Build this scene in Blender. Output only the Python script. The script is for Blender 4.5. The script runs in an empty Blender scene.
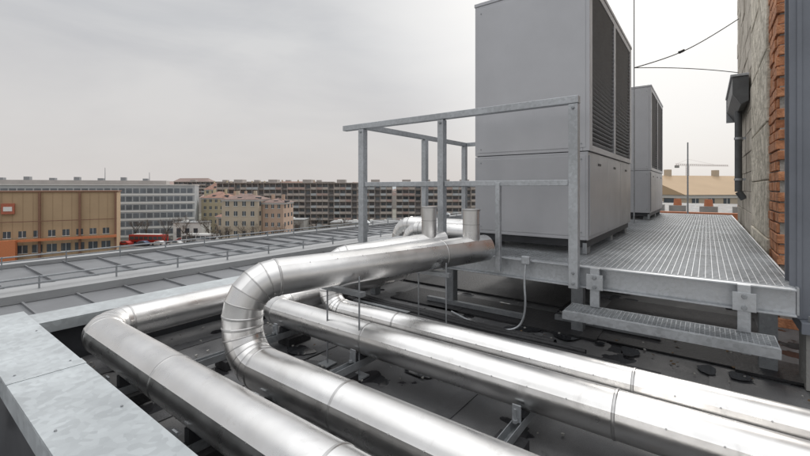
import bpy, math, random
from mathutils import Vector, Matrix
random.seed(7)
sc=bpy.context.scene
E=1.05
CA,SA=0.798,0.602
def C(X,Y,z=0.0):
    return Vector((SA*X+CA*Y,-CA*X+SA*Y,z))
# ---------------------------------------------------------------- materials
def nodes(name):
    m=bpy.data.materials.new(name); m.use_nodes=True
    nt=m.node_tree; b=nt.nodes['Principled BSDF']
    return m,nt,b
def setc(b,c,rough,metal):
    b.inputs['Base Color'].default_value=(*c,1); b.inputs['Roughness'].default_value=rough; b.inputs['Metallic'].default_value=metal
def mat(name,c,rough=.7,metal=0.,var=.15,scale=6.,bump=0.,bscale=40.,c2=None,stretch=(1,1,1),rvar=0.,detail=6):
    m,nt,b=nodes(name); setc(b,c,rough,metal)
    tc=nt.nodes.new('ShaderNodeTexCoord'); mp=nt.nodes.new('ShaderNodeMapping'); mp.inputs['Scale'].default_value=stretch
    nt.links.new(tc.outputs['Object'],mp.inputs['Vector'])
    n=nt.nodes.new('ShaderNodeTexNoise'); n.inputs['Scale'].default_value=scale; n.inputs['Detail'].default_value=detail
    n.inputs['Roughness'].default_value=.6
    nt.links.new(mp.outputs[0],n.inputs['Vector'])
    r=nt.nodes.new('ShaderNodeValToRGB'); e=r.color_ramp.elements
    e[0].position=.3; e[1].position=.7
    lo=tuple(max(0,x*(1-var)) for x in c); hi=tuple(min(1,x*(1+var)) for x in (c2 or c))
    e[0].color=(*lo,1); e[1].color=(*hi,1)
    nt.links.new(n.outputs['Fac'],r.inputs['Fac']); nt.links.new(r.outputs['Color'],b.inputs['Base Color'])
    if rvar:
        mr=nt.nodes.new('ShaderNodeMapRange'); mr.inputs[1].default_value=.3; mr.inputs[2].default_value=.7
        mr.inputs[3].default_value=max(.02,rough-rvar); mr.inputs[4].default_value=rough+rvar
        n3=nt.nodes.new('ShaderNodeTexNoise'); n3.inputs['Scale'].default_value=scale*1.7; n3.inputs['Detail'].default_value=8
        nt.links.new(mp.outputs[0],n3.inputs['Vector'])
        nt.links.new(n3.outputs['Fac'],mr.inputs[0]); nt.links.new(mr.outputs[0],b.inputs['Roughness'])
    if bump:
        n2=nt.nodes.new('ShaderNodeTexNoise'); n2.inputs['Scale'].default_value=bscale; n2.inputs['Detail'].default_value=5
        nt.links.new(mp.outputs[0],n2.inputs['Vector'])
        bp=nt.nodes.new('ShaderNodeBump'); bp.inputs['Strength'].default_value=bump; bp.inputs['Distance'].default_value=.02
        nt.links.new(n2.outputs['Fac'],bp.inputs['Height']); nt.links.new(bp.outputs[0],b.inputs['Normal'])
    return m
def galv(name,c=(.42,.44,.46),rough=.42,metal=.75,vs=60,lo=.8,hi=1.18):
    m,nt,b=nodes(name); setc(b,c,rough,metal)
    tc=nt.nodes.new('ShaderNodeTexCoord')
    v=nt.nodes.new('ShaderNodeTexVoronoi'); v.inputs['Scale'].default_value=vs
    n=nt.nodes.new('ShaderNodeTexNoise'); n.inputs['Scale'].default_value=3.5; n.inputs['Detail'].default_value=8
    nt.links.new(tc.outputs['Object'],v.inputs['Vector']); nt.links.new(tc.outputs['Object'],n.inputs['Vector'])
    sx=nt.nodes.new('ShaderNodeSeparateColor'); nt.links.new(v.outputs['Color'],sx.inputs[0])
    a=nt.nodes.new('ShaderNodeMath'); a.operation='MULTIPLY_ADD'; a.inputs[1].default_value=.3
    nt.links.new(sx.outputs[0],a.inputs[0]); nt.links.new(n.outputs['Fac'],a.inputs[2])
    r=nt.nodes.new('ShaderNodeValToRGB'); e=r.color_ramp.elements; e[0].position=.4; e[1].position=.95
    e[0].color=(*[x*lo for x in c],1); e[1].color=(*[min(1,x*hi) for x in c],1)
    nt.links.new(a.outputs[0],r.inputs['Fac']); nt.links.new(r.outputs['Color'],b.inputs['Base Color'])
    mr=nt.nodes.new('ShaderNodeMapRange'); mr.inputs[1].default_value=.4; mr.inputs[2].default_value=1.
    mr.inputs[3].default_value=rough-.08; mr.inputs[4].default_value=rough+.14
    nt.links.new(a.outputs[0],mr.inputs[0]); nt.links.new(mr.outputs[0],b.inputs['Roughness'])
    return m
def steel():
    m,nt,b=nodes('pipe_cladding_steel'); setc(b,(.66,.66,.65),.3,1.)
    tc=nt.nodes.new('ShaderNodeTexCoord')
    def noise(s,d,r=.6,dist=0):
        n=nt.nodes.new('ShaderNodeTexNoise'); n.inputs['Scale'].default_value=s; n.inputs['Detail'].default_value=d; n.inputs['Roughness'].default_value=r; n.inputs['Distortion'].default_value=dist
        nt.links.new(tc.outputs['Object'],n.inputs['Vector']); return n
    n=noise(3.,9)
    r=nt.nodes.new('ShaderNodeValToRGB'); e=r.color_ramp.elements; e[0].position=.3; e[1].position=.7
    e[0].color=(.69,.68,.665,1); e[1].color=(.86,.855,.85,1)
    nt.links.new(n.outputs['Fac'],r.inputs['Fac'])
    g=noise(6.5,7,.7,1.2); gr=nt.nodes.new('ShaderNodeMapRange'); gr.inputs[1].default_value=.57; gr.inputs[2].default_value=.74; gr.inputs[3].default_value=0; gr.inputs[4].default_value=.5
    nt.links.new(g.outputs['Fac'],gr.inputs[0])
    mx=nt.nodes.new('ShaderNodeMix'); mx.data_type='RGBA'; nt.links.new(gr.outputs[0],mx.inputs[0]); nt.links.new(r.outputs['Color'],mx.inputs[6]); mx.inputs[7].default_value=(.52,.505,.485,1)
    nt.links.new(mx.outputs[2],b.inputs['Base Color'])
    mr=nt.nodes.new('ShaderNodeMapRange'); mr.inputs[1].default_value=.3; mr.inputs[2].default_value=.7
    mr.inputs[3].default_value=.24; mr.inputs[4].default_value=.36
    n3=noise(9,8); nt.links.new(n3.outputs['Fac'],mr.inputs[0])
    ad=nt.nodes.new('ShaderNodeMath'); ad.operation='MULTIPLY_ADD'; ad.inputs[1].default_value=.28; nt.links.new(gr.outputs[0],ad.inputs[0]); nt.links.new(mr.outputs[0],ad.inputs[2])
    nt.links.new(ad.outputs[0],b.inputs['Roughness'])
    n2=noise(4.,2)
    bp=nt.nodes.new('ShaderNodeBump'); bp.inputs['Strength'].default_value=.28; bp.inputs['Distance'].default_value=.012
    nt.links.new(n2.outputs['Fac'],bp.inputs['Height']); nt.links.new(bp.outputs[0],b.inputs['Normal'])
    return m
M_steel=steel()
M_seam=mat('pipe_seam_steel',(.52,.515,.51),.38,1.,.12,20)
M_galv=galv('galvanised_steel',(.47,.49,.51),.44,.6)
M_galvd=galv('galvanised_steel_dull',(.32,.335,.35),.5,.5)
M_cap=galv('galvanised_flashing',(.54,.575,.59),.40,.5,40,.84,1.1)
M_unit=mat('unit_light_grey_paint',(.49,.495,.515),.38,.35,.05,2.5,0,40,None,(1,1,1),.06)
M_unitl=mat('unit_lower_grey_paint',(.44,.445,.465),.38,.35,.06,2.5,0,40,None,(1,1,1),.06)
M_dark=mat('dark_metal',(.045,.047,.052),.5,.2,.2,8)
M_shut=mat('housing_grey',(.12,.125,.13),.5,.3,.2,8)
M_louv=mat('louver_blade',(.27,.275,.285),.42,.4,.1,8)
M_black=mat('black_rubber',(.024,.024,.026),.6,0,.3,12,.3,60)
M_col=mat('painted_steel_column',(.19,.205,.235),.5,.2,.12,3,.05,30)
M_ins=mat('mineral_insulation',(.54,.49,.39),.95,0,.4,7,1.,22,(.66,.61,.52),(1,1,1))
M_plas=mat('rough_plaster',(.44,.40,.34),.9,0,.35,4,.9,14,(.54,.50,.44))
M_block=mat('aerated_block',(.42,.37,.30),.92,0,.3,3,.7,18,(.50,.46,.40))
M_mort=mat('mortar',(.38,.36,.33),.95,0,.25,20,.6,60)
M_brick=mat('clay_brick',(.48,.18,.085),.9,0,.4,9,.6,50,(.58,.28,.15))
M_conc=mat('concrete',(.30,.295,.28),.9,0,.2,3,.3,40)
M_terr=mat('terracotta',(.42,.16,.08),.85)
M_white=mat('white_paint',(.7,.7,.68),.6,0,.06)
M_leaf=mat('dead_leaf',(.13,.08,.04),.9,0,.3,30)

def roof_mat():
    m,nt,b=nodes('bitumen_roof_membrane'); setc(b,(.12,.12,.125),.6,0)
    tc=nt.nodes.new('ShaderNodeTexCoord')
    n=nt.nodes.new('ShaderNodeTexNoise'); n.inputs['Scale'].default_value=1.6; n.inputs['Detail'].default_value=9; n.inputs['Roughness'].default_value=.62
    nt.links.new(tc.outputs['Object'],n.inputs['Vector'])
    r=nt.nodes.new('ShaderNodeValToRGB'); e=r.color_ramp.elements; e[0].position=.34; e[1].position=.64
    e[0].color=(.08,.082,.087,1); e[1].color=(.21,.21,.213,1)
    nt.links.new(n.outputs['Fac'],r.inputs['Fac'])
    f=nt.nodes.new('ShaderNodeTexNoise'); f.inputs['Scale'].default_value=180.; f.inputs['Detail'].default_value=3
    nt.links.new(tc.outputs['Object'],f.inputs['Vector'])
    mx=nt.nodes.new('ShaderNodeMix'); mx.data_type='RGBA'; mx.blend_type='MULTIPLY'; mx.inputs[0].default_value=.5
    nt.links.new(r.outputs['Color'],mx.inputs[6]); nt.links.new(f.outputs['Fac'],mx.inputs[7])
    w=nt.nodes.new('ShaderNodeTexNoise'); w.inputs['Scale'].default_value=3.4; w.inputs['Detail'].default_value=4; w.inputs['Roughness'].default_value=.45
    nt.links.new(tc.outputs['Object'],w.inputs['Vector'])
    ws=nt.nodes.new('ShaderNodeMapRange'); ws.interpolation_type='SMOOTHSTEP'; ws.inputs[1].default_value=.575; ws.inputs[2].default_value=.61
    nt.links.new(w.outputs['Fac'],ws.inputs[0])
    m3=nt.nodes.new('ShaderNodeMix'); m3.data_type='RGBA'; nt.links.new(ws.outputs[0],m3.inputs[0]); nt.links.new(mx.outputs[2],m3.inputs[6]); m3.inputs[7].default_value=(.028,.028,.031,1)
    nt.links.new(m3.outputs[2],b.inputs['Base Color'])
    mr=nt.nodes.new('ShaderNodeMapRange'); mr.inputs[1].default_value=.36; mr.inputs[2].default_value=.5; mr.inputs[3].default_value=.34; mr.inputs[4].default_value=.65
    nt.links.new(n.outputs['Fac'],mr.inputs[0])
    mm=nt.nodes.new('ShaderNodeMix'); nt.links.new(ws.outputs[0],mm.inputs[0]); nt.links.new(mr.outputs[0],mm.inputs[2]); mm.inputs[3].default_value=.10
    nt.links.new(mm.outputs[0],b.inputs['Roughness'])
    iv=nt.nodes.new('ShaderNodeMath'); iv.operation='SUBTRACT'; iv.inputs[0].default_value=1; nt.links.new(ws.outputs[0],iv.inputs[1])
    sv=nt.nodes.new('ShaderNodeMath'); sv.operation='MULTIPLY'; sv.inputs[1].default_value=.4; nt.links.new(iv.outputs[0],sv.inputs[0])
    bp=nt.nodes.new('ShaderNodeBump'); bp.inputs['Distance'].default_value=.004; nt.links.new(sv.outputs[0],bp.inputs['Strength'])
    nt.links.new(f.outputs['Fac'],bp.inputs['Height']); nt.links.new(bp.outputs[0],b.inputs['Normal'])
    return m
M_roof=roof_mat()
M_roofseam=mat('membrane_seam',(.085,.086,.09),.5,0,.3,5,.2,80)
M_puddle=mat('wet_puddle',(.024,.025,.028),.10,0,.2,6)
M_mroof=mat('grey_metal_roof',(.20,.205,.215),.5,.2,.25,.8,.05,6)
M_mroof2=mat('light_roof_sheet',(.34,.345,.35),.55,.2,.15,1.2)
M_ground=mat('city_ground',(.13,.125,.11),.95,0,.35,.03,0,40,(.16,.155,.13))
M_asph=mat('asphalt',(.06,.06,.062),.9,0,.2,.2)
M_pave=mat('pavement',(.25,.245,.235),.9,0,.15,.5)
M_glass=mat('window_glass',(.07,.085,.10),.15,0,.4,.35)
M_glass2=mat('window_glass_haze_tint',(.15,.17,.19),.25,0,.35,.25)  # clear glass paled: air haze over far facades put into its colour
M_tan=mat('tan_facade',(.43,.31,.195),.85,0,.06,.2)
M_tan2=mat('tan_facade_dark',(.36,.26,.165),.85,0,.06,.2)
M_brown=mat('brown_pilaster',(.22,.12,.08),.8)
M_oran=mat('orange_cladding',(.55,.19,.08),.6)
M_red=mat('red_sign',(.40,.12,.07),.6)
M_slab=mat('slab_facade_grey',(.34,.315,.30),.85,0,.12,.3)
M_slabd=mat('slab_balcony_dark',(.16,.155,.16),.7,0,.3,.4)
M_slabb=mat('slab_balcony_panel',(.42,.375,.34),.8,0,.15,.5)
M_slabp=mat('slab_balcony_pink',(.38,.29,.26),.8,0,.15,.5)
M_beige=mat('beige_render',(.48,.41,.32),.85,0,.08,.3)
M_pink=mat('salmon_render',(.47,.34,.26),.85,0,.08,.3)
M_yel=mat('yellow_render',(.48,.42,.29),.85,0,.08,.3)
M_tile=mat('brown_roof_tile',(.23,.16,.14),.85,0,.25,1.)
M_rtile=mat('red_roof_tile',(.31,.18,.14),.85,0,.25,1.)
M_office=mat('office_facade',(.40,.42,.43),.7,0,.08,.3)
M_bark=mat('bark',(.085,.07,.055),.95,0,.3,3)
M_twig=mat('twigs',(.13,.105,.085),.95,0,.3,1)
M_ever=mat('evergreen_foliage',(.05,.075,.035),.9,0,.4,1.)
M_far=mat('distant_facades',(.40,.375,.35),.9,0,.15,.02)  # distance haze put into the colour: paler, less saturated walls
M_farr=mat('distant_roofs',(.33,.25,.225),.9,0,.2,.02)  # roof red washed out, haze painted into the base colour
M_farh=mat('distant_hills',(.36,.38,.39),1.,0,.1,.004)  # pale grey carries the painted haze of distance
# ---------------------------------------------------------------- builders
class MB:
    def __init__(s): s.v=[];s.f=[];s.m=[];s.mats=[]
    def mi(s,m):
        if m not in s.mats: s.mats.append(m)
        return s.mats.index(m)
    def poly(s,pts,faces,m):
        o=len(s.v); s.v+= [tuple(p) for p in pts]; k=s.mi(m)
        for f in faces: s.f.append([o+i for i in f]); s.m.append(k)
    def box(s,x0,x1,y0,y1,z0,z1,m):
        p=[(x0,y0,z0),(x1,y0,z0),(x1,y1,z0),(x0,y1,z0),(x0,y0,z1),(x1,y0,z1),(x1,y1,z1),(x0,y1,z1)]
        s.poly(p,[(0,3,2,1),(4,5,6,7),(0,1,5,4),(1,2,6,5),(2,3,7,6),(3,0,4,7)],m)
    def obox(s,c,ax,ay,az,m):
        c=Vector(c);ax=Vector(ax);ay=Vector(ay);az=Vector(az)
        p=[c-ax-ay-az,c+ax-ay-az,c+ax+ay-az,c-ax+ay-az,c-ax-ay+az,c+ax-ay+az,c+ax+ay+az,c-ax+ay+az]
        s.poly(p,[(0,3,2,1),(4,5,6,7),(0,1,5,4),(1,2,6,5),(2,3,7,6),(3,0,4,7)],m)
    def cyl(s,p0,p1,r0,r1,n,m,cap=True):
        p0=Vector(p0);p1=Vector(p1);t=(p1-p0).normalized()
        a=t.orthogonal().normalized();b=t.cross(a)
        P=[];F=[]
        for p,r in((p0,r0),(p1,r1)):
            for i in range(n):
                w=2*math.pi*i/n; P.append(p+a*math.cos(w)*r+b*math.sin(w)*r)
        for i in range(n): j=(i+1)%n; F.append((i,j,n+j,n+i))
        if cap: F.append(tuple(range(n))[::-1]); F.append(tuple(range(n,2*n)))
        s.poly(P,F,m)
    def build(s,name,parent=None,bevel=0,smooth=0,loc=None,rot=None):
        me=bpy.data.meshes.new(name); me.from_pydata(s.v,[],s.f)
        for m in s.mats: me.materials.append(m)
        for i,p in enumerate(me.polygons): p.material_index=s.m[i]
        if smooth:
            for p in me.polygons: p.use_smooth=True
            me.set_sharp_from_angle(angle=math.radians(smooth))
        me.update()
        o=bpy.data.objects.new(name,me); sc.collection.objects.link(o)
        if parent: o.parent=parent
        if loc is not None: o.location=loc
        if rot is not None: o.rotation_euler=(0,0,rot)
        if bevel:
            md=o.modifiers.new('bevel','BEVEL'); md.width=bevel; md.segments=2; md.limit_method='ANGLE'
        return o
def empty(name,loc=(0,0,0),rot=0):
    o=bpy.data.objects.new(name,None); sc.collection.objects.link(o); o.location=loc; o.rotation_euler=(0,0,rot); o.empty_display_size=.2
    return o
def cable(name,pts,r,m,parent=None):
    cu=bpy.data.curves.new(name,'CURVE'); cu.dimensions='3D'; cu.bevel_depth=r; cu.bevel_resolution=3; cu.resolution_u=10
    s=cu.splines.new('NURBS'); s.points.add(len(pts)-1)
    for i,p in enumerate(pts): s.points[i].co=(*p,1)
    s.use_endpoint_u=True; s.order_u=3
    cu.materials.append(m)
    o=bpy.data.objects.new(name,cu); sc.collection.objects.link(o)
    if parent:o.parent=parent
    return o
# ---------------------------------------------------------------- pipes
def fillet(pts,R,gores=5):
    P=[Vector(p) for p in pts]; out=[(P[0],0)]
    for i in range(1,len(P)-1):
        d0=(P[i]-P[i-1]).normalized(); d1=(P[i+1]-P[i]).normalized()
        ang=d0.angle(d1)
        if ang<.1: out.append((P[i],1)); continue
        T=R*math.tan(ang/2)
        s=P[i]-d0*T
        n=(d1-d0*d0.dot(d1)).normalized()
        cen=s+n*R
        for k in range(gores+1):
            w=ang*k/gores
            out.append((cen-n*R*math.cos(w)+d0*R*math.sin(w),2 if k in(0,gores) else 1))
    out.append((P[-1],0))
    return out
def pipe(name,pts,r,R,spacing=1.0,offset=.5,N=60,parent=None,gores=5,seamdir=(-.9,0,.42)):
    j=fillet(pts,R,gores)
    jj=[]
    for i in range(len(j)-1):
        a,b=j[i],j[i+1]; jj.append(a); L=(b[0]-a[0]).length
        if L>spacing*.8:
            d=(b[0]-a[0]).normalized(); s=offset
            while s<L-.12:
                jj.append((a[0]+d*s,2)); s+=spacing
    jj.append(j[-1])
    n=len(jj); rings=[]
    for i in range(n):
        p=jj[i][0]
        tin=(p-jj[i-1][0]).normalized() if i>0 else None
        tout=(jj[i+1][0]-p).normalized() if i<n-1 else None
        t=((tin or tout)+(tout or tin)).normalized()
        if jj[i][1]:
            h,w=(.0026,.0065) if jj[i][1]==2 else (.0014,.0035)
            tv=tin or tout; to=tout or tin
            rings+=[(p-tv*w,t,r,1),(p-tv*w*.55,t,r+h,1),(p+to*w*.55,t,r+h,1),(p+to*w,t,r,0)]
        else: rings.append((p,t,r,0))
    mb=MB(); a=rings[0][1].orthogonal().normalized(); V=[]; pt=rings[0][1]
    ks=None; sd_=Vector(seamdir); sp=[]
    for (p,t,rr,_) in rings:
        q=pt.rotation_difference(t); a=(q@a); a=(a-t*a.dot(t)).normalized(); pt=t; b=t.cross(a)
        if ks is None: ks=max(range(N),key=lambda k:(a*math.cos(2*math.pi*k/N)+b*math.sin(2*math.pi*k/N)).dot(sd_))
        for k in range(N):
            w=2*math.pi*k/N; dd=a*math.cos(w)+b*math.sin(w)
            V.append(p+dd*(rr+(.0018 if k==ks else 0)))
            if k==ks: sp.append((p+dd*(rr+.0018),dd))
    mb.v+=[tuple(v) for v in V]; ms=mb.mi(M_steel); me2=mb.mi(M_seam)
    for i in range(len(rings)-1):
        for k in range(N):
            k2=(k+1)%N
            mb.f.append([i*N+k,i*N+k2,(i+1)*N+k2,(i+1)*N+k]); mb.m.append(me2 if (rings[i][3]) else ms)
    mb.f.append(list(range(N))[::-1]); mb.m.append(ms)
    mb.f.append([(len(rings)-1)*N+k for k in range(N)]); mb.m.append(ms)
    ob=mb.build(name,parent,smooth=11)
    rb=MB()
    for i in range(len(sp)-1):
        L=(sp[i+1][0]-sp[i][0]).length
        if L>.3:
            m_=int(L/.14)
            for k in range(1,m_):
                c=sp[i][0].lerp(sp[i+1][0],k/m_); rb.cyl(c-sp[i][1]*.002,c+sp[i][1]*.0022,.0038,.003,8,M_seam)
    if rb.v: rb.build('rivets',parent)
    return ob
p1=empty('insulated_pipe')
pipe('cladding',[(.77,-3,.23),(.77,2.83,.23),(3.75,2.9,.23),(3.75,2.9,.62),(3.75,1.62,.62)],.098,.17,1.0,.83,parent=p1)
p2=empty('insulated_pipe')
pipe('cladding',[(1.10,-3,.20),(1.10,1.84,.20),(1.10,1.84,.585),(2.74,1.32,.605)],.096,.168,1.0,1.12,parent=p2)
p3=empty('insulated_pipe')
pipe('cladding',[(1.68,-3,.20),(1.68,2.5,.20),(3.4,2.5,.20),(3.4,2.5,.62),(3.4,1.62,.62)],.088,.16,1.25,2.02,parent=p3)
p4=empty('insulated_pipe')
pipe('cladding',[(1.98,-3,.19),(1.98,2.17,.19),(1.98,2.17,.545),(2.78,1.70,.625)],.076,.135,1.3,1.95,parent=p4)
def stub(par,u,v,z0,z1,r):
    mb=MB()
    mb.cyl((u,v,z0),(u,v,z1),r,r,40,M_steel); mb.cyl((u,v,z1),(u,v,z1+.012),r+.004,r+.004,40,M_seam)
    mb.cyl((u,v,z1-.10),(u,v,z1-.094),r+.0015,r+.0015,40,M_seam)
    mb.build('valve_stub',par,smooth=25)
stub(p2,2.60,1.36,.62,.885,.062)
stub(p4,2.66,1.765,.62,.89,.060)
def support(v,u0,u1,pipes):
    s=empty('pipe_support'); mb=MB()
    mb.box(u0,u1,v-.02,v+.02,.055,.058,M_galvd); mb.box(u0,u1,v-.0205,v-.0175,.0585,.096,M_galvd); mb.box(u0,u1,v+.0175,v+.0205,.0585,.096,M_galvd)
    for u in (u0+.12,(u0+u1)/2+.06,u1-.12):
        mb.box(u-.09,u+.09,v-.06,v+.06,.004,.054,M_black)
    mb.build('strut_channel',s)
    mb=MB()
    for (u,z,r) in pipes:
        for sgn in(-1,1):
            mb.obox((u+sgn*(r+.012),v,.13),(.004,0,0),(0,.018,0),(0,0,.034),M_galv)
            mb.cyl((u+sgn*(r+.03),v,.10),(u+sgn*(r+.03),v,.155),.005,.005,8,M_galvd)
            mb.cyl((u+sgn*(r+.03),v,.10),(u+sgn*(r+.03),v,.112),.011,.011,6,M_galvd)
        mb.box(u-r*.7,u+r*.7,v-.018,v+.018,.097,max(.1,z-r*.82),M_dark)
    mb.build('pipe_brackets',s)
pl=[(.77,.23,.098),(1.10,.20,.096),(1.68,.20,.088),(1.98,.19,.076)]
for v in(.62,1.55):
    support(v,.62,2.2,pl)
support(2.25,.62,1.85,[pl[0],pl[2]])
s=empty('pipe_support'); mb=MB()
for (u,v) in((2.25,1.36),(2.25,1.58),(1.62,1.54),(1.62,1.80)):
    mb.cyl((u,v,.0),(u,v,.56),.005,.005,8,M_galvd)
    mb.box(u-.04,u+.04,v-.04,v+.04,.004,.012,M_galvd)
mb.box(2.23,2.27,1.33,1.61,.47,.495,M_galvd); mb.box(1.60,1.64,1.51,1.83,.45,.475,M_galvd)
mb.build('hanger_rods',s)
# ---------------------------------------------------------------- roof & building below
mb=MB()
mb.box(.5,34,-8,3.1,-.5,0,M_roof)
rf=mb.build('flat_roof')
mb=MB()
for v in (-1.15,-.1,.93,1.96,2.72):
    mb.box(.55,2.9,v,v+.09,.001,.005,M_roofseam)
mb.box(2.35,2.44,-2,3.0,.0055,.009,M_roofseam)
mb.build('membrane_seams',rf)
mb=MB(); 
mb.box(.5,34,-8,3.1,-17,-.55,M_conc)
mb.build('roof_building')
def puddle(u,v,a,b,par,k):
    rnd=random.Random(k); n=40; ph=[rnd.uniform(0,6.28) for _ in range(4)]
    P=[];
    for i in range(n):
        w=2*math.pi*i/n; q=1+.16*math.sin(2*w+ph[0])+.10*math.sin(3*w+ph[1])+.05*math.sin(5*w+ph[2])+.03*math.sin(9*w+ph[3])
        P.append((u+a*q*math.cos(w),v+b*q*math.sin(w),.0115))
    mb=MB(); mb.poly(P,[tuple(range(n))],M_puddle); mb.build('puddle_patch',par)
pud=empty('puddles')
for k,(x,y,a,b) in enumerate([(565,337,.09,.08),(630,353,.07,.06),(673,333,.08,.06),(707,371,.06,.05),(595,330,.06,.06),(525,330,.07,.09),(640,340,.06,.04),(765,352,.06,.06),(740,378,.05,.06),(600,345,.03,.03),(420,375,.04,.08),(300,352,.06,.1),(545,385,.03,.05),(350,385,.04,.05)]):
    D=E*400/(y-188); p=C((x-405)/400*D,D); puddle(p.x,p.y,a,b,pud,k)
rnd=random.Random(11); mb=MB()
for i in range(420):
    u=rnd.uniform(.65,3.6); v=rnd.uniform(-1.6,3.0); s_=rnd.uniform(.004,.012); w=rnd.uniform(0,6.28)
    if rnd.random()<.35: mb.obox((u,v,.018),(s_*math.cos(w),s_*math.sin(w),0),(-s_*.6*math.sin(w),s_*.6*math.cos(w),.002),(0,0,.0006),M_leaf)
    else: mb.obox((u,v,.009+s_*.3),(s_*.6*math.cos(w),s_*.6*math.sin(w),.001),(-s_*.5*math.sin(w),s_*.5*math.cos(w),0),(0,0,s_*.35),M_conc)
mb.build('roof_debris')
# parapet with flashing
pa=empty('parapet')
mb=MB()
mb.box(.33,.51,-4,3.1,-.6,.292,M_dark)
mb.box(.51,30,3.1,3.24,-.6,.262,M_dark)
mb.build('upstand',pa)
mb=MB()
for v0,v1 in((-4,-1.2),(-1.196,.90),(.904,2.15),(2.154,3.31)):
    mb.box(.30,.545,v0,v1,.295,.302,M_cap)
for v in (.87,2.12): mb.box(.2985,.5465,v,v+.07,.3025,.3045,M_cap)
mb.box(.541,.545,-4,3.04,.24,.2945,M_cap); mb.box(.30,.304,-4,3.3,.22,.2945,M_cap)
u=.55
while u<30:
    mb.box(u,u+1.996,3.05,3.30,.268,.275,M_cap); u+=2
mb.box(.55,30,3.05,3.054,.21,.2675,M_cap); mb.box(.3,30,3.296,3.30,.20,.2675,M_cap)
mb.build('flashing',pa,bevel=.002)
mb=MB()
for v in [-.8+.6*i for i in range(7)]:
    for u in(.335,.51): mb.cyl((u,v,.302),(u,v,.306),.0045,.004,10,M_galvd)
for v in(1.45,2.3,2.9):
    mb.box(.26,.2995,v,v+.04,.05,.26,M_dark); mb.box(.20,.26,v,v+.04,.05,.07,M_dark)
mb.build('screws_and_clips',pa)
# ---------------------------------------------------------------- neighbouring roof
nb=empty('neighbour_roof')
mb=MB(); mb.box(-14,.28,-6,9.3,-.7,-.27,M_mroof)
mb.box(.28,46,3.32,9.3,-.7,-.27,M_mroof)
mb.build('roof_sheet',nb)
mb=MB()
for i in range(120):
    u=-14+i*.5
    mb.box(u,u+.02,3.4 if u>.2 else -5,4.99,-.27,-.245,M_mroof)
    mb.box(u,u+.02,5.29,6.24,-.27,-.245,M_mroof)
    mb.box(u,u+.02,6.8,9.1,-.27,-.235,M_mroof)
mb.box(-14,46,5.0,5.28,-.265,-.21,M_mroof2)
mb.box(-14,46,9.12,9.34,-.265,-.20,M_mroof2)
mb.box(-14,46,6.25,6.78,-.265,-.17,M_mroof2)
mb.build('roof_seams',nb)
mb=MB(); mb.box(-14,46,3.4,9.25,-17,-.72,M_conc); mb.build('wall_below',nb)
sg=empty('roof_guard_rail'); mb=MB()
for v,zt in((6.5,-.03),(8.9,-.06)):
    for z in(zt,zt-.07) :
        mb.cyl((-14,v,z),(46,v,z),.012,.012,8,M_galvd)
    for i in range(75):
        u=-14+i*.8; mb.box(u,u+.015,v-.012,v+.012,-.25,zt+.015,M_galvd)
mb.build('rails',sg)
for u0 in(2.6,5.2):
    mb=MB()
    mb.box(u0,u0+2,3.65,4.5,-.27,-.14,M_dark); mb.box(u0-.05,u0+2.05,3.6,4.55,-.1395,-.10,M_glass)
    mb.build('skylight')
mb=MB()
for u in (8.5,13,18.5,25): 
    mb.cyl((u,7.8,-.25),(u,7.8,.05),.07,.07,16,M_galvd); mb.cyl((u,7.8,.05),(u,7.8,.12),.12,.04,16,M_galvd)
mb.build('roof_vents',smooth=30)
# ---------------------------------------------------------------- platform
pf=empty('steel_platform'); PT=.53
mb=MB()
mb.box(2.88,2.892,-.37,2.66,PT-.145,PT-.002,M_galv)
mb.box(2.84,2.879,-.37,2.66,PT-.012,PT-.002,M_galv); mb.box(2.84,2.879,-.37,2.66,PT-.145,PT-.135,M_galv)
mb.box(2.893,9.9,-.385,-.373,PT-.145,PT+.0,M_galv)
mb.box(2.893,9.9,1.90,1.91,PT-.145,PT-.002,M_galv)
mb.box(2.893,6.0,2.62,2.66,PT-.145,PT-.002,M_galv)
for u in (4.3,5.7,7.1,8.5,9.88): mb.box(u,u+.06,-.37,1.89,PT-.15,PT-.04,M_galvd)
mb.build('frame_beams',pf,bevel=.002)
mb=MB()
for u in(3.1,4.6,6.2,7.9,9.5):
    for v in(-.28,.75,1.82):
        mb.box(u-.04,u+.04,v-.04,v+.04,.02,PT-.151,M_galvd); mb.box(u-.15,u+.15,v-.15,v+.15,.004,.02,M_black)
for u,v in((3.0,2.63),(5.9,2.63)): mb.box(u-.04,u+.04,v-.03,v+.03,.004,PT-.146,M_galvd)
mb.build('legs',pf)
mb=MB()
v=-.36
while v<1.89:
    mb.box(2.9,9.87,v-.0016,v+.0016,PT-.03,PT,M_galv); v+=.0333
u=2.9
while u<9.88:
    mb.box(u-.0035,u+.0035,-.37,1.89,PT-.01,PT+.0006,M_galv); u+=.0333
for u in(2.894,3.9,4.9,5.9,6.9,7.9,8.9,9.87):
    mb.box(u,u+.006,-.37,1.89,PT-.032,PT+.001,M_galv)
mb.build('grating',pf)
st=empty('access_step'); mb=MB()
zs=.275; v0,v1=-.285,.725
mb.box(2.60,2.606,v0,v1,zs-.045,zs+.001,M_galv); mb.box(2.832,2.838,v0,v1,zs-.045,zs+.001,M_galv)
mb.box(2.6065,2.8315,v0,v0+.005,zs-.045,zs+.001,M_galv); mb.box(2.6065,2.8315,v1-.005,v1,zs-.045,zs+.001,M_galv)
v=v0+.03
while v<v1: mb.box(2.607,2.831,v-.0016,v+.0016,zs-.028,zs,M_galv); v+=.022
u=2.63
while u<2.83: mb.box(u-.002,u+.002,v0+.006,v1-.006,zs-.008,zs-.001,M_galv); u+=.022
mb.box(2.6,2.632,v0+.006,v1-.006,zs+.0015,zs+.004,M_galv)
mb.build('tread_grating',st)
mb=MB()
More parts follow.
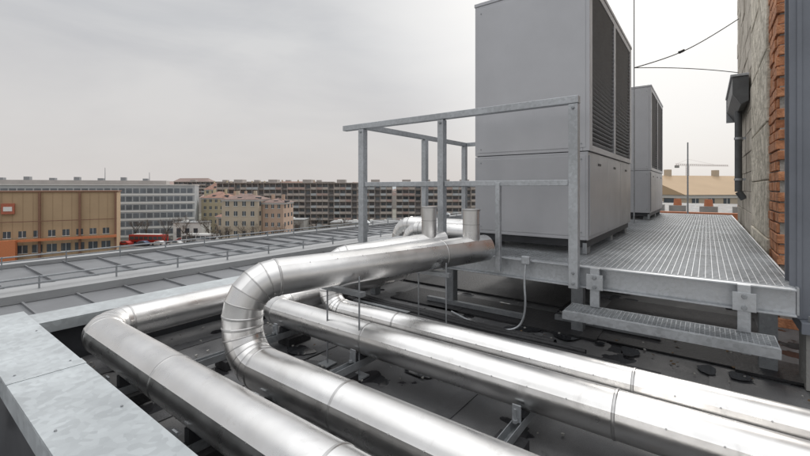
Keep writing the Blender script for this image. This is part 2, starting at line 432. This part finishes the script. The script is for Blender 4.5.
for v in(.58,-.16):
    mb.box(2.806,2.8315,v-.028,v+.028,zs+.002,PT-.0,M_galv)
    mb.box(2.80,2.8055,v-.05,v+.05,PT-.14,PT-.04,M_galv)
    for z in(PT-.06,PT-.12): mb.cyl((2.80,v,z),(2.785,v,z),.013,.013,6,M_galvd)
    mb.box(2.66,2.8055,v-.02,v+.02,zs-.07,zs-.047,M_galv)
mb.build('hanger_brackets',st,bevel=.002)
gr=empty('guard_rail'); mb=MB(); RT=PT+1.08
def post(u,v,zt,w=.03,zb=PT-.14,d=.03):
    mb.box(u-d,u+d,v-w,v+w,zb,zt,M_galv)
U=2.80
for v,w in((.705,.030),(1.735,.027),(2.62,.033)): post(U+.005,v,RT-.002,w,PT-.145,.03)
post(U,1.24,PT+.56,.018,PT-.1,.02)
mb.box(U-.028,U+.030,.672,2.86,RT,RT+.05,M_galv)
mb.box(U-.012,U+.013,.74,1.705,PT+.535,PT+.575,M_galv); mb.box(U-.012,U+.013,1.765,2.585,PT+.535,PT+.575,M_galv)
mb.box(U+.032,4.85,2.59,2.64,RT,RT+.05,M_galv)
mb.box(U+.04,4.80,2.60,2.63,PT+.535,PT+.575,M_galv)
for u in(3.85,4.80): 
    mb.box(u-.03,u+.03,2.585,2.645,PT-.1,RT-.002,M_galv)
mb.box(4.81,4.85,1.75,2.588,RT,RT+.05,M_galv); mb.box(4.81,4.84,1.75,2.58,PT+.535,PT+.575,M_galv)
mb.box(4.80,4.86,1.70,1.748,PT-.1,RT+.048,M_galv)
for v in(.705,1.735,2.62):
    for z in(PT-.04,PT-.11,RT-.03): mb.cyl((U-.024,v,z),(U-.037,v,z),.011,.011,6,M_galvd)
mb.build('posts_and_rails',gr,bevel=.003)
# ---------------------------------------------------------------- heat pump units
def unit(u0):
    h=empty('heat_pump_unit',(u0,.707,PT)); L=2.09; W=.96; H=2.17; S=.80
    mb=MB()
    mb.box(.03,L-.03,.03,W-.03,.06,.12,M_dark)
    for u in(.08,L/2,L-.2):
        for v in(.04,W-.12): mb.box(u,u+.12,v,v+.08,.003,.06,M_galvd)
    mb.build('base_frame',h)
    mb=MB()
    mb.box(0,L,.012,W,.121,S-.003,M_unitl)
    mb.box(.02,L-.02,.014,W-.01,S-.0029,S+.0029,M_dark)
    mb.box(0,L,.05,W,S+.003,H-.03,M_unit)
    mb.box(-.006,L+.006,-.006,W+.006,H-.0295,H,M_unit)
    mb.build('casing',h,bevel=.006)
    mb=MB()
    for a,b in((0,.09),(L/2-.035,L/2+.035),(L-.09,L)): mb.box(a,b,0,.0495,S+.003,H-.031,M_unit)
    for a,b in((.0905,L/2-.0355),(L/2+.0355,L-.0905)):
        mb.box(a,b,0,.0495,S+.003,S+.05,M_unit); mb.box(a,b,0,.0495,H-.09,H-.031,M_unit)
        mb.box(a,b,.044,.0497,S+.0505,H-.0905,M_dark)
    mb.build('louvre_frame',h,bevel=.003)
    mb=MB()
    for a,b in((.0905,L/2-.0355),(L/2+.0355,L-.0905)):
        z=S+.07
        while z<H-.1:
            mb.obox(((a+b)/2,.022,z),((b-a)/2,0,0),(0,.017,-.012),(0,.0009,.0013),M_louv); z+=.036
    mb.build('louvre_blades',h)
    mb=MB()
    for (a,b) in((.03,.70),(.71,1.38),(1.39,L-.03)):
        mb.box(a,b,.004,.0115,.15,S-.03,M_unitl)
        mb.box((a+b)/2-.05,(a+b)/2+.05,.0005,.0035,S-.10,S-.08,M_dark)
    mb.box(-.004,-.0005,.03,W-.03,.15,S-.03,M_unitl)
    mb.box(-.004,-.0005,.03,W-.03,S+.03,H-.06,M_unit)
    mb.box(-.004,-.0005,.03,W-.03,.1215,.14,M_unitl)
    mb.build('panels',h,bevel=.002)
    mb=MB()
    for v in(.06,W-.06):
        for z in(.18,S-.06,S+.06,H-.1): mb.cyl((-.0045,v,z),(-.008,v,z),.006,.006,8,M_galvd)
    mb.box(-.004,-.0004,.02,.05,.02,.10,M_galvd)
    mb.build('screws',h)
unit(3.26); unit(7.46)
jb=empty('junction_box'); mb=MB()
mb.box(2.81,2.838,1.01,1.07,PT-.03,PT+.03,M_galv); mb.build('box',jb,bevel=.005)
cable('cable',[(2.82,1.04,PT-.02),(2.81,1.05,.4),(2.80,1.03,.2),(2.79,1.06,.06),(2.74,1.15,.02),(2.70,1.35,.02),(2.9,1.7,.02)],.008,M_galv,jb)
cb=empty('cable_bundle')
for i in range(7):
    u=2.46+.05*i+random.uniform(-.01,.01)
    cable('cable',[(u,-0.2+.2*i,.03),(u+.03,.9,.022),(u-.02,1.3,.025),(u+.02,1.9,.03),(u,2.5,.03),(u+.2,3.0,.03)],.012+.004*(i%3),M_black,cb)
mb=MB()
for (a,b,c,d,z) in((2.42,2.66,1.5,2.9,.014),(2.2,2.36,2.2,2.95,.016),(2.95,3.4,.9,2.4,.018),(3.0,4.2,-.3,.7,.015),(3.6,4.6,1.0,2.9,.02)):
    mb.box(a,b,c,d,.006,z,M_black)
mb.build('rubber_mats')
mb=MB()
for (u,v,l) in((2.35,1.9,.5),(2.55,2.2,.6),(3.05,1.6,.9),(3.2,.6,.7)): mb.box(u,u+.04,v-l/2,v+l/2,.024,.06,M_galvd)
mb.build('loose_metal_rails')
# ---------------------------------------------------------------- wall at right
w=empty('brick_wall'); mb=MB()
mb.box(4.12,8.89,-6,-.56,.0,6.5,M_mort)
mb.build('core',w)
mb=MB(); mb.box(6.15,8.9,-.559,-.44,.0,6.4,M_plas)
mb.build('plaster_face',w)
mb=MB(); z=0.0; k=0
while z<6.3:
    first=.3 if k%2 else .6
    ed=[6.155,6.155+first]
    while ed[-1]<8.9: ed.append(ed[-1]+.6)
    ed[-1]=8.9
    if k%2 and ed[-1]-ed[-2]<.05: ed.pop(-2)
    for a_,b_ in zip(ed[:-1],ed[1:]):
        if b_-a_>.05: mb.box(a_+.003,b_-.003+random.uniform(0,.03)*(b_>8.8),-.4395,-.415-random.uniform(0,.012),z+.003,z+.247,M_block)
    z+=.25;k+=1
mb.build('aerated_blocks',w,bevel=.006)
mb=MB(); z=0.0; 
while z<6.4:
    hgt=random.choice([.5,.6,.62]); e=random.uniform(-.03,.08)
    uu=4.58+e
    mb.box(uu,5.3,-.559,-.405-random.uniform(0,.012),z,z+hgt-.004,M_ins)
    mb.box(5.304,6.145,-.559,-.405-random.uniform(0,.015),z,z+hgt-.004,M_ins)
    z+=hgt
mb.build('insulation_boards',w,bevel=.012)
mb=MB(); z=.0;k=0
while z<6.4:
    for j in range(-1,4):
        a=4.10+ j*.215+(k%2)*.107; b=a+.203
        a=max(a,4.08+random.uniform(0,.03)+(k%2)*.03)
        b=min(b,4.70)
        if b-a<.03: continue
        o=random.uniform(-.006,.006)
        mb.box(a,b,-.558,-.425+o,z,z+.067,M_brick)
    a=-.56
    while a>-1.2:
        mb.box(4.09+random.uniform(-.005,.008),4.119,a-.10,a-.002,z,z+.067,M_brick); a-=.112
    z+=.079;k+=1
mb.build('bricks',w,bevel=.004)
mb=MB(); mb.box(4.125,4.71,-.5585,-.442,0,6.4,M_mort); mb.build('mortar_joints',w)
c=empty('steel_column'); mb=MB()
mb.box(2.94,2.955,-.62,-.352,.36,6.5,M_col); mb.box(3.09,3.105,-.62,-.352,.36,6.5,M_col); mb.box(2.9555,3.0895,-.49,-.475,.36,6.5,M_col)
mb.box(2.932,2.9395,-.40,-.38,.36,6.5,M_col)
mb.build('flanges_and_web',c,bevel=.002)
mb=MB(); mb.box(2.86,3.15,-.70,-.388,.30,.359,M_col)
for v in(-.43,-.56): mb.cyl((2.90,v,.36),(2.90,v,.39),.014,.014,6,M_galvd)
mb.box(2.9,3.1,-.66,-.41,0.003,.299,M_conc)
mb.build('base_plate',c,bevel=.002)
sh=empty('gutter_box'); mb=MB()
P=[(6.3,-.404,2.1),(6.3,-.33,2.06),(6.3,-.25,2.2),(6.3,-.25,2.40),(6.3,-.404,2.40)]
P2=[(7.9,y,z) for _,y,z in P]; n=5
mb.poly(P+P2,[tuple(range(n)),tuple(range(n,2*n))[::-1]]+[(k,n+k,n+(k+1)%n,(k+1)%n) for k in range(n)],M_shut)
mb.box(6.28,7.92,-.404,-.23,2.4005,2.43,M_galv)
mb.box(7.91,7.94,-.404,-.24,2.05,2.40,M_galv)
mb.build('housing',sh,bevel=.004)
mb=MB()
mb.cyl((7.0,-.34,1.0),(7.0,-.34,2.08),.04,.04,20,M_shut)
for z in(1.15,1.7): mb.cyl((7.0,-.34,z),(7.0,-.34,z+.03),.047,.047,20,M_galv); mb.box(6.98,7.02,-.415,-.385,z,z+.03,M_galv)
mb.cyl((7.0,-.34,1.0),(7.0,-.40,.9),.04,.04,20,M_shut)
mb.build('downpipe',sh,smooth=35)
# lightning rods and wires
lr=empty('lightning_rod'); mb=MB()
pr=C(3.35,5.85); 
mb.cyl((pr.x,pr.y,0),(pr.x,pr.y,5.2),.010,.007,10,M_galvd); mb.box(pr.x-.18,pr.x+.18,pr.y-.18,pr.y+.18,0.003,.09,M_conc)
mb.build('rod',lr,smooth=30)
lr2=empty('lightning_rod'); mb=MB(); p=Vector((11.3,.35))
mb.cyl((p.x,p.y,0),(p.x,p.y,2.1),.018,.014,10,M_galvd); mb.box(p.x-.18,p.x+.18,p.y-.18,p.y+.18,0.003,.09,M_conc)
mb.build('rod',lr2,smooth=30)
wr=empty('overhead_wire')
def zpx(y,D): return E+(188-y)*D/400
a=Vector((pr.x,pr.y,zpx(68,5.85)))
b1=Vector((8.6,-.43,3.85))
cable('wire_a',[a,a.lerp(b1,.3)-Vector((0,0,.10)),a.lerp(b1,.65)-Vector((0,0,.10)),b1],.008,M_dark,wr)
b2=Vector((8.6,-.43,2.95))
cable('wire_b',[a,a.lerp(b2,.5)-Vector((0,0,-.06)),b2],.006,M_dark,wr)
mb=MB(); q=a.lerp(b1,.42)-Vector((0,0,.09)); dd=(b1-a).normalized()*.05
mb.cyl(q-dd,q+dd,.022,.022,10,M_dark); mb.build('insulator',wr,smooth=30)
ch=empty('chimney_stack'); mb=MB()
for i,(u,v) in enumerate(((17,-.3),(17.4,.6),(18,1.3),(17.2,-1.2))):
    mb.box(u,u+.5,v,v+.5,0,.42,M_conc); mb.cyl((u+.25,v+.25,.421),(u+.25,v+.25,.66),.13,.11,16,M_terr)
mb.box(15.6,15.9,-1.2,1.9,0,.28,M_terr)
mb.build('pots',ch)
# ---------------------------------------------------------------- city
G=-17.0
mb=MB(); mb.poly([(-6000,-6000,G),(9000,-6000,G),(9000,9000,G),(-6000,9000,G)],[(0,1,2,3)],M_ground); mb.build('ground')
ROT=math.radians(-52.97)
def B(name,X,Y,yaw=0): 
    p=C(X,Y,G); return empty(name,p,ROT+math.radians(yaw))
def winrow(mb,x0,x1,n,z0,z1,frac,glass,y=-.04,frame=None):
    p=(x1-x0)/n
    for i in range(n):
        a=x0+p*(i+.5-frac/2); b=a+p*frac
        mb.box(a,b,y,.02,z0,z1,glass)
        if frame:
            mb.box(a-.08,b+.08,y-.06,.01,z0-.14,z0-.005,frame); mb.box((a+b)/2-.04,(a+b)/2+.04,y-.03,y-.002,z0,z1,frame)
def Bright(name,X,Y,yaw,w):
    c,s=math.cos(math.radians(yaw)),math.sin(math.radians(yaw)); return B(name,X-w*c,Y-w*s,yaw)
wt=46
t=Bright('commercial_building',-80,111,33,wt)
mb=MB(); mb.box(0,wt,0,20,0,17.0,M_tan); mb.box(-.3,wt+.3,-.3,20.3,17.005,17.3,M_brown)
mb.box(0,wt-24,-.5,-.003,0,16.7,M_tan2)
mb.build('walls',t)
mb=MB()
for x in (wt-24.2,wt-16.2,wt-8.2,wt-.5): mb.box(x,x+.45,-.75,-.003,0,16.9,M_brown)
for x in (3,9,15): mb.box(x,x+.4,-.75,-.505,0,16.6,M_brown)
mb.box(-.1,wt,-.80,-.76,9.5,9.7,M_brown)
for x in [wt-23+1.9*i for i in range(12)]: mb.box(x,x+.06,-.05,-.004,0,16.9,M_tan2)
mb.build('pilasters',t)
mb=MB(); mb.box(0,wt-20,-3,-.81,0,5.2,M_oran); mb.box(wt-20,wt,-1.6,-.81,4.6,5.2,M_oran); mb.box(wt-24.2+1.2,wt-24.2+3.6,-.72,-.06,11.6,14.2,M_red); mb.box(wt-22.6,wt-21,-.78,-.725,12.3,13.4,M_white)
mb.build('shopfront_and_sign',t)
mb=MB(); winrow(mb,wt-23.5,wt-1,8,5.6,7.2,.5,M_glass,-.05,M_white); winrow(mb,wt-23.5,wt-1,8,1.6,3.6,.7,M_glass,-.05,M_white); mb.build('windows',t)
W_=96
t=Bright('office_building',-80,152,22,W_)
mb=MB(); mb.box(0,W_,0,16,0,19.0,M_office); mb.box(20,W_-10,4,12,19.31,20.8,M_slab); mb.box(-.2,W_+.2,-.2,16.2,19.005,19.3,M_white); mb.build('walls',t)
mb=MB()
for k in range(6): 
    winrow(mb,.5,W_-.5,44,1.2+k*3.0,2.9+k*3.0,.82,M_glass2,-.05)
    mb.box(0,W_,-.12,-.052,.3+k*3.0,.95+k*3.0,M_white)
mb.build('windows',t)
mb=MB()
for i in range(9): x=22+i*7; mb.box(x,x+1.6,6,8,20.81,21.6+.4*(i%2),M_galvd)
mb.cyl((66,7,20.8),(66,7,25.5),.12,.08,8,M_galvd); mb.cyl((80,7,20.8),(80,7,24),.12,.08,8,M_galvd); mb.build('roof_plant',t)
def slab(X,Y,yaw,w,floors,bays,fh=2.8):
    t=B('apartment_block',X,Y,yaw); H=floors*fh+.6
    mb=MB(); mb.box(0,w,0,12,0,H,M_slab); mb.box(-.2,w+.2,-1.5,12.2,H+.005,H+.35,M_slabb)
    for i in range(5): x=w*(i+.5)/5; mb.box(x-2,x+2,3,8,H+.36,H+1.8,M_slab)
    mb.build('walls',t)
    mb=MB(); p=w/bays
    for i in range(bays+1): mb.box(i*p-.1,i*p+.1,-1.3,-.002,0,H,M_slabb if i%4==0 else M_slab)
    for k in range(floors):
        z=.6+k*fh
        mb.box(0,w,-1.25,-.003,z-.12,z,M_slab)
        for i in range(bays):
            if (i%4)==3: continue
            mb.box(i*p+.11,(i+1)*p-.11,-1.38,-1.31,z-.1,z+1.0,random.choice([M_slabb,M_slabb,M_slabp,M_office]))
    mb.build('balconies',t)
    mb=MB()
    for k in range(floors):
        z=.6+k*fh
        for i in range(bays):
            mb.box(i*p+.45,(i+1)*p-.45,-.05,-.001,z+.6,z+2.1,random.choice([M_slabd,M_glass2,M_glass2,M_slabd,M_glass]))
    mb.build('windows',t)
slab(-86,184,1,80,7,30); slab(-4,186,-1,46,7,16)
slab(-190,330,4,130,8,36)
def house(X,Y,yaw,w,d,h,rh,wall,roof,bays,floors,hip=True,side=3,dorm=True):
    t=B('apartment_house',X,Y,yaw)
    mb=MB(); mb.box(0,w,0,d,0,h,wall); mb.box(-.15,w+.15,-.15,d+.15,h-.5,h-.01,M_white)
    mb.build('walls',t)
    mb=MB(); e=.5; i=d*.5 if hip else 0
    mb.poly([(-e,-e,h+.01),(w+e,-e,h+.01),(w+e,d+e,h+.01),(-e,d+e,h+.01),(i*.8-(0 if hip else e),d/2,h+rh),(w-i*.8+(0 if hip else e),d/2,h+rh)],[(0,3,2,1),(0,1,5,4),(2,3,4,5),(1,2,5),(3,0,4)],roof)
    for k in range(max(2,int(w/8))):
        x=w*(k+.5)/max(2,int(w/8)); mb.box(x-.4,x+.4,d/2-.4,d/2+.4,h+rh*.5,h+rh+1.0,wall)
        if dorm: mb.box(x+1.6,x+2.8,.9,2.4,h+rh*.15,h+rh*.45,M_glass)
    mb.build('roof',t)
    mb=MB(); fh=h/floors
    for k in range(floors):
        winrow(mb,.4,w-.4,bays,k*fh+1,k*fh+fh-.55,.42,M_glass,-.04,M_white)
        p=d/side
        for j in range(side):
            for xx in((-.04,.01),(w-.01,w+.04)):
                mb.box(xx[0],xx[1],j*p+p*.3,j*p+p*.7,k*fh+1,k*fh+fh-.55,M_glass)
    mb.build('windows',t)
house(-54.5,119,-3,11,9,14.6,1.6,M_beige,M_tile,4,5)
house(-43.2,121,-3,6.5,9,13.6,1.4,M_pink,M_tile,3,5)
house(-83,163,-2,10,11,14.0,2.6,M_yel,M_rtile,4,5)
house(-72.5,160,-2,9,10,13,2.8,M_pink,M_rtile,4,4)
house(-100,215,0,24,12,16.5,4.2,M_beige,M_rtile,8,5)
house(-128,255,5,40,12,17,4.6,M_yel,M_rtile,12,5)
house(-82,245,0,30,12,17.5,4.6,M_beige,M_rtile,8,5)
house(-66,140,-20,10,11,8,3.0,M_beige,M_rtile,4,2)
house(42,60,12,30,16,17.0,3.2,M_beige,M_tan,10,6,False,3,False)
house(70,110,5,30,14,17.0,3.5,M_far,M_tile,8,5)
def shed(X,Y,yaw,w,d,h,wall):
    t=B('warehouse',X,Y,yaw); mb=MB()
    mb.box(0,w,0,d,0,h,wall); mb.box(-.2,w+.2,-.2,d+.2,h+.005,h+.25,M_mroof2)
    winrow(mb,.5,w-.5,max(3,int(w/4)),1,h*.7,.5,M_glass)
    for i in range(max(1,int(w/6))): mb.box(2+i*6,3.5+i*6,d*.4,d*.6,h+.26,h+.8,M_white)
    mb.build('walls',t)
shed(-80,138,-3,10,6,6.0,M_white); shed(-34,122,6,26,12,3.6,M_slab); shed(-28,150,0,46,10,5,M_conc)
shed(-58,150,0,20,8,6,M_conc)
def strip(name,X0,Y0,X1,Y1,w,z,m):
    a=C(X0,Y0,G+z);b=C(X1,Y1,G+z); d=(b-a).normalized(); n=Vector((-d.y,d.x,0))*w/2
    mb=MB(); mb.poly([a-n,b-n,b+n,a+n],[(0,1,2,3)],m); return mb.build(name)
strip('pavement',-70,98,140,116,17,.12,M_pave); strip('road',-70,98,140,116,11,.128,M_asph)
strip('pavement',-58,60,-48,400,15,.14,M_pave); strip('road',-58,60,-48,400,10,.148,M_asph)
strip('pavement',-110,130,-56,126,15,.16,M_pave); strip('road',-110,130,-56,126,12,.168,M_asph)
mk=MB()
a=C(-70,98,G+.156); b=C(140,116,G+.156); d=(b-a).normalized(); n=Vector((-d.y,d.x,0))
for i in range(48):
    p=a+d*(i*4.3); mk.poly([p-n*.07,p+d*2-n*.07,p+d*2+n*.07,p+n*.07],[(0,1,2,3)],M_white)
mk.build('lane_markings')
cols=[mat('car_paint_%d'%i,c,.3,.2,.03) for i,c in enumerate([(.6,.6,.6),(.04,.04,.05),(.45,.05,.04),(.12,.16,.25),(.7,.7,.7)])]
def car(X,Y,yaw,i):
    t=B('parked_car',X,Y,yaw); t.location.z=G+.17; m=cols[i%5]; mb=MB()
    prof=[(-2.1,.35),(-2.15,.75),(-1.3,.95),(-.6,1.42),(.9,1.45),(1.6,1.0),(2.1,.9),(2.15,.35)]
    P=[(x,-.85,z) for x,z in prof]+[(x,.85,z) for x,z in prof]; n=len(prof)
    F=[tuple(range(n)),tuple(range(n,2*n))[::-1]]+[(k,n+k,n+(k+1)%n,(k+1)%n) for k in range(n)]
    mb.poly(P,F,m); mb.build('body',t)
    mb=MB(); mb.box(-.55,.95,-.87,.87,.98,1.32,M_glass)
    for x in(-1.3,1.3):
        for s in(-1,1): mb.cyl((x,s*.72,.33),(x,s*.9,.33),.33,.33,14,M_black)
    mb.build('glass_and_wheels',t)
for i in range(14):
    X=-62+i*6.0+random.uniform(-1,1); Yc=98+(X+70)*18/210
    car(X,Yc-4.0 if i%2 else Yc+3.6,5,i)
for i in range(8):
    car(-52+i*5.5,136+random.uniform(-1,1),random.uniform(70,100),i+2)
for i in range(7):
    car(-87+i*5.2,124.5+random.uniform(-.3,.3),-4,i+2)
for i in range(6):
    car(-84+i*5.2,131.5+random.uniform(-.3,.3),-4,i)
def bus(X,Y,yaw,m):
    t=B('city_bus',X,Y,yaw); t.location.z=G+.18; mb=MB(); mb.box(-5.8,5.8,-1.25,1.25,.35,3.0,m); mb.box(-4.5,4,-.9,.9,3.005,3.2,M_white); mb.build('body',t,bevel=.12)
    mb=MB()
    for i in range(7): mb.box(-5.4+i*1.55,-4.05+i*1.55,-1.27,1.27,1.5,2.5,M_glass)
    for x in(-3.6,3.4):
        for s in(-1,1): mb.cyl((x,s*1.1,.48),(x,s*1.29,.48),.48,.48,16,M_black)
    mb.build('windows_and_wheels',t)
bus(-82,128,-4,cols[2]); bus(-66,129.2,-4,cols[4])
def tree(mb,base,h,rnd):
    def br(p,d,L,r,dep):
        q=p+d*L; mb.cyl(p,q,r,r*.6,4 if dep<2 else 3,M_bark if dep<3 else M_twig,False)
        if dep>=5: return
        for k in range(3 if dep<4 else 4):
            nd=(d+Vector((rnd.uniform(-1,1),rnd.uniform(-1,1),rnd.uniform(-.25,.7)))*.75).normalized()
            br(p.lerp(q,rnd.uniform(.55,1)),nd,L*rnd.uniform(.6,.82),r*.55,dep+1)
    br(base,Vector((rnd.uniform(-.05,.05),rnd.uniform(-.05,.05),1)),h*.28,h*.022,0)
rnd=random.Random(3)
spec=[]
for i in range(14): spec.append((-66+i*3.4+rnd.uniform(-1.5,1.5),rnd.uniform(106,117),rnd.uniform(8,11.5)))
for i in range(9): spec.append((-92+i*4.2+rnd.uniform(-1,1),rnd.uniform(134,141),rnd.uniform(9,12)))
for i in range(10): spec.append((-40+i*6+rnd.uniform(-2,2),rnd.uniform(128,165),rnd.uniform(8,12)))
mb=MB()
for X,Y,h in spec: tree(mb,C(X,Y,G),h,rnd)
mb.build('distant_bare_trees')
mb=MB()
for i in range(16):
    X=rnd.uniform(-60,10);Y=rnd.uniform(120,168); c0=C(X,Y,G); R=rnd.uniform(1.2,2.6)
    for k in range(160):
        v=Vector((rnd.gauss(0,1),rnd.gauss(0,1),abs(rnd.gauss(0,1)))).normalized()*R*rnd.uniform(.6,1.05); p=c0+v
        t1=Vector((rnd.uniform(-1,1),rnd.uniform(-1,1),rnd.uniform(-1,1)))*.35;t2=Vector((rnd.uniform(-1,1),rnd.uniform(-1,1),rnd.uniform(-1,1)))*.35
        mb.poly([p,p+t1,p+t2],[(0,1,2)],M_ever)
mb.build('distant_shrubs')
mb=MB()
for i in range(620):
    Y=rnd.uniform(280,1500); X=rnd.uniform(-1.15,1.15)*Y
    w_=rnd.uniform(12,45); d_=rnd.uniform(10,16); h=rnd.uniform(10,17)+ (rnd.uniform(2,10) if rnd.random()<.12 else 0)
    p=C(X,Y,G); yw=ROT+rnd.choice([0,1.57])+rnd.uniform(-.3,.3); ax=Vector((math.cos(yw),math.sin(yw),0)); ay=Vector((-ax.y,ax.x,0))
    mb.obox(p+Vector((0,0,h/2)),ax*w_/2,ay*d_/2,(0,0,h/2),M_far)
    if rnd.random()<.7:
        z=p+Vector((0,0,h+.05)); r=Vector((0,0,3.5))
        P=[z-ax*w_/2-ay*d_/2,z+ax*w_/2-ay*d_/2,z+ax*w_/2+ay*d_/2,z-ax*w_/2+ay*d_/2,z-ax*w_*.4+r,z+ax*w_*.4+r]
        mb.poly(P,[(0,1,5,4),(2,3,4,5),(1,2,5),(3,0,4)],M_farr)
    else:
        for fl in range(int(h/3)):
            c0=p+Vector((0,0,1.8+fl*3)); mb.obox(c0,ax*w_*.47,ay*(d_/2+.1),(0,0,.6),M_glass2)
for X,Y,w_,h in((-980,1400,70,34),(-860,1400,30,30),(-300,1300,50,26)):
    p=C(X,Y,G); mb.obox(p+Vector((0,0,h/2)),(w_/2,0,0),(0,12,0),(0,0,h/2),M_far)
mb.build('distant_buildings')
mb=MB(); n=80; P=[]
for i in range(n+1):
    X=-5200+i*130; hh=G+34+14*math.sin(i*.23)+9*math.sin(i*.61+1)+5*math.sin(i*1.3)
    P.append(C(X,4200,G)); q=C(X,4500,hh); P.append(q)
mb.poly(P,[(2*i,2*i+2,2*i+3,2*i+1) for i in range(n)],M_farh); mb.build('hills')
t=B('tower_crane',226,320,14); mb=MB(); Hc=36
for sx,sy in((-.7,-.7),(.7,-.7),(.7,.7),(-.7,.7)): mb.box(sx-.1,sx+.1,sy-.1,sy+.1,0,Hc,M_farr)
z=0
while z<Hc-1.5:
    for sy in(-.7,.7): mb.cyl((-.7,sy,z),(.7,sy,z+1.5),.06,.06,4,M_farr)
    z+=1.5
mb.build('mast',t)
mb=MB()
for y in(-.5,.5): mb.cyl((-12,y,Hc),(42,y,Hc),.12,.12,5,M_farr)
mb.cyl((-12,0,Hc+1.2),(42,0,Hc+.9),.12,.12,5,M_farr)
for i in range(27): mb.cyl((-12+i*2,-.5,Hc),(-11+i*2,0,Hc+1.1),.06,.06,4,M_farr); mb.cyl((-11+i*2,0,Hc+1.1),(-10+i*2,.5,Hc),.06,.06,4,M_farr)
mb.box(-12,-9,-.8,.8,Hc-2,Hc-.15,M_conc); mb.cyl((0,0,Hc),(0,0,Hc+5),.4,.1,6,M_farr); mb.cyl((0,0,Hc+5),(28,0,Hc+1),.05,.05,4,M_farr); mb.cyl((0,0,Hc+5),(-11,0,Hc+1),.05,.05,4,M_farr)
mb.build('jib',t)
# ---------------------------------------------------------------- sky, sun, camera
el=math.radians(36); az=math.radians(5)
sd=Vector((math.cos(el)*math.cos(az),math.cos(el)*math.sin(az),math.sin(el)))
W=bpy.data.worlds.new('World'); sc.world=W; W.use_nodes=True; nt=W.node_tree; N=nt.nodes; L=nt.links
bg=N['Background']; bg.inputs['Strength'].default_value=.1
sky=N.new('ShaderNodeTexSky'); sky.sky_type='NISHITA'; sky.sun_disc=False; sky.sun_elevation=el; sky.sun_rotation=math.radians(90)-az; sky.dust_density=3
tc=N.new('ShaderNodeTexCoord'); mp=N.new('ShaderNodeMapping'); mp.inputs['Scale'].default_value=(1,1,3.2); L.new(tc.outputs['Generated'],mp.inputs['Vector'])
n1=N.new('ShaderNodeTexNoise'); n1.inputs['Scale'].default_value=1.7; n1.inputs['Detail'].default_value=7; n1.inputs['Roughness'].default_value=.52; n1.inputs['Distortion'].default_value=.4
L.new(mp.outputs[0],n1.inputs['Vector'])
cr=N.new('ShaderNodeValToRGB'); e=cr.color_ramp.elements; e[0].position=.34; e[1].position=.66
e[0].color=(.51,.52,.545,1); e[1].color=(.69,.69,.69,1); L.new(n1.outputs['Fac'],cr.inputs['Fac'])
sx=N.new('ShaderNodeSeparateXYZ'); L.new(tc.outputs['Generated'],sx.inputs[0])
mh=N.new('ShaderNodeMapRange'); mh.inputs[1].default_value=0; mh.inputs[2].default_value=.34; mh.inputs[3].default_value=.8; mh.inputs[4].default_value=0; L.new(sx.outputs[2],mh.inputs[0])
m1=N.new('ShaderNodeMix'); m1.data_type='RGBA'; L.new(mh.outputs[0],m1.inputs[0]); L.new(cr.outputs[0],m1.inputs[6]); m1.inputs[7].default_value=(.71,.67,.645,1)
mz=N.new('ShaderNodeMapRange'); mz.interpolation_type='SMOOTHSTEP'; mz.inputs[1].default_value=.45; mz.inputs[2].default_value=.88; mz.inputs[3].default_value=0; mz.inputs[4].default_value=1; L.new(sx.outputs[2],mz.inputs[0])
m1b=N.new('ShaderNodeMix'); m1b.data_type='RGBA'; L.new(mz.outputs[0],m1b.inputs[0]); L.new(m1.outputs[2],m1b.inputs[6]); m1b.inputs[7].default_value=(1.66,1.67,1.68,1)
vd=N.new('ShaderNodeVectorMath'); vd.operation='DOT_PRODUCT'; L.new(tc.outputs['Generated'],vd.inputs[0]); vd.inputs[1].default_value=sd
mg=N.new('ShaderNodeMapRange'); mg.interpolation_type='SMOOTHSTEP'; mg.inputs[1].default_value=.72; mg.inputs[2].default_value=1.0; mg.inputs[3].default_value=0; mg.inputs[4].default_value=1; L.new(vd.outputs['Value'],mg.inputs[0])
m2=N.new('ShaderNodeMix'); m2.data_type='RGBA'; L.new(mg.outputs[0],m2.inputs[0]); L.new(m1b.outputs[2],m2.inputs[6]); m2.inputs[7].default_value=(1.05,1.04,1.02,1)
ml=N.new('ShaderNodeVectorMath'); ml.operation='SCALE'; L.new(m2.outputs[2],ml.inputs[0]); ml.inputs['Scale'].default_value=10.
m3=N.new('ShaderNodeMix'); m3.data_type='RGBA'; m3.inputs[0].default_value=.95; L.new(sky.outputs[0],m3.inputs[6]); L.new(ml.outputs[0],m3.inputs[7])
L.new(m3.outputs[2],bg.inputs['Color'])
sl=bpy.data.lights.new('sun','SUN'); sl.energy=1.25; sl.angle=math.radians(14); sl.color=(1,.965,.92)
so=bpy.data.objects.new('sun',sl); sc.collection.objects.link(so); so.rotation_euler=sd.to_track_quat('Z','Y').to_euler()
cd=bpy.data.cameras.new('camera'); co=bpy.data.objects.new('camera',cd); sc.collection.objects.link(co)
cd.sensor_width=36; cd.lens=36*400/810; cd.shift_y=-40/810; cd.clip_start=.02; cd.clip_end=20000
co.location=(0,0,E); co.rotation_euler=(math.radians(90),0,ROT); sc.camera=co
sc.view_settings.view_transform='Standard'; sc.view_settings.look='None'; sc.view_settings.exposure=0
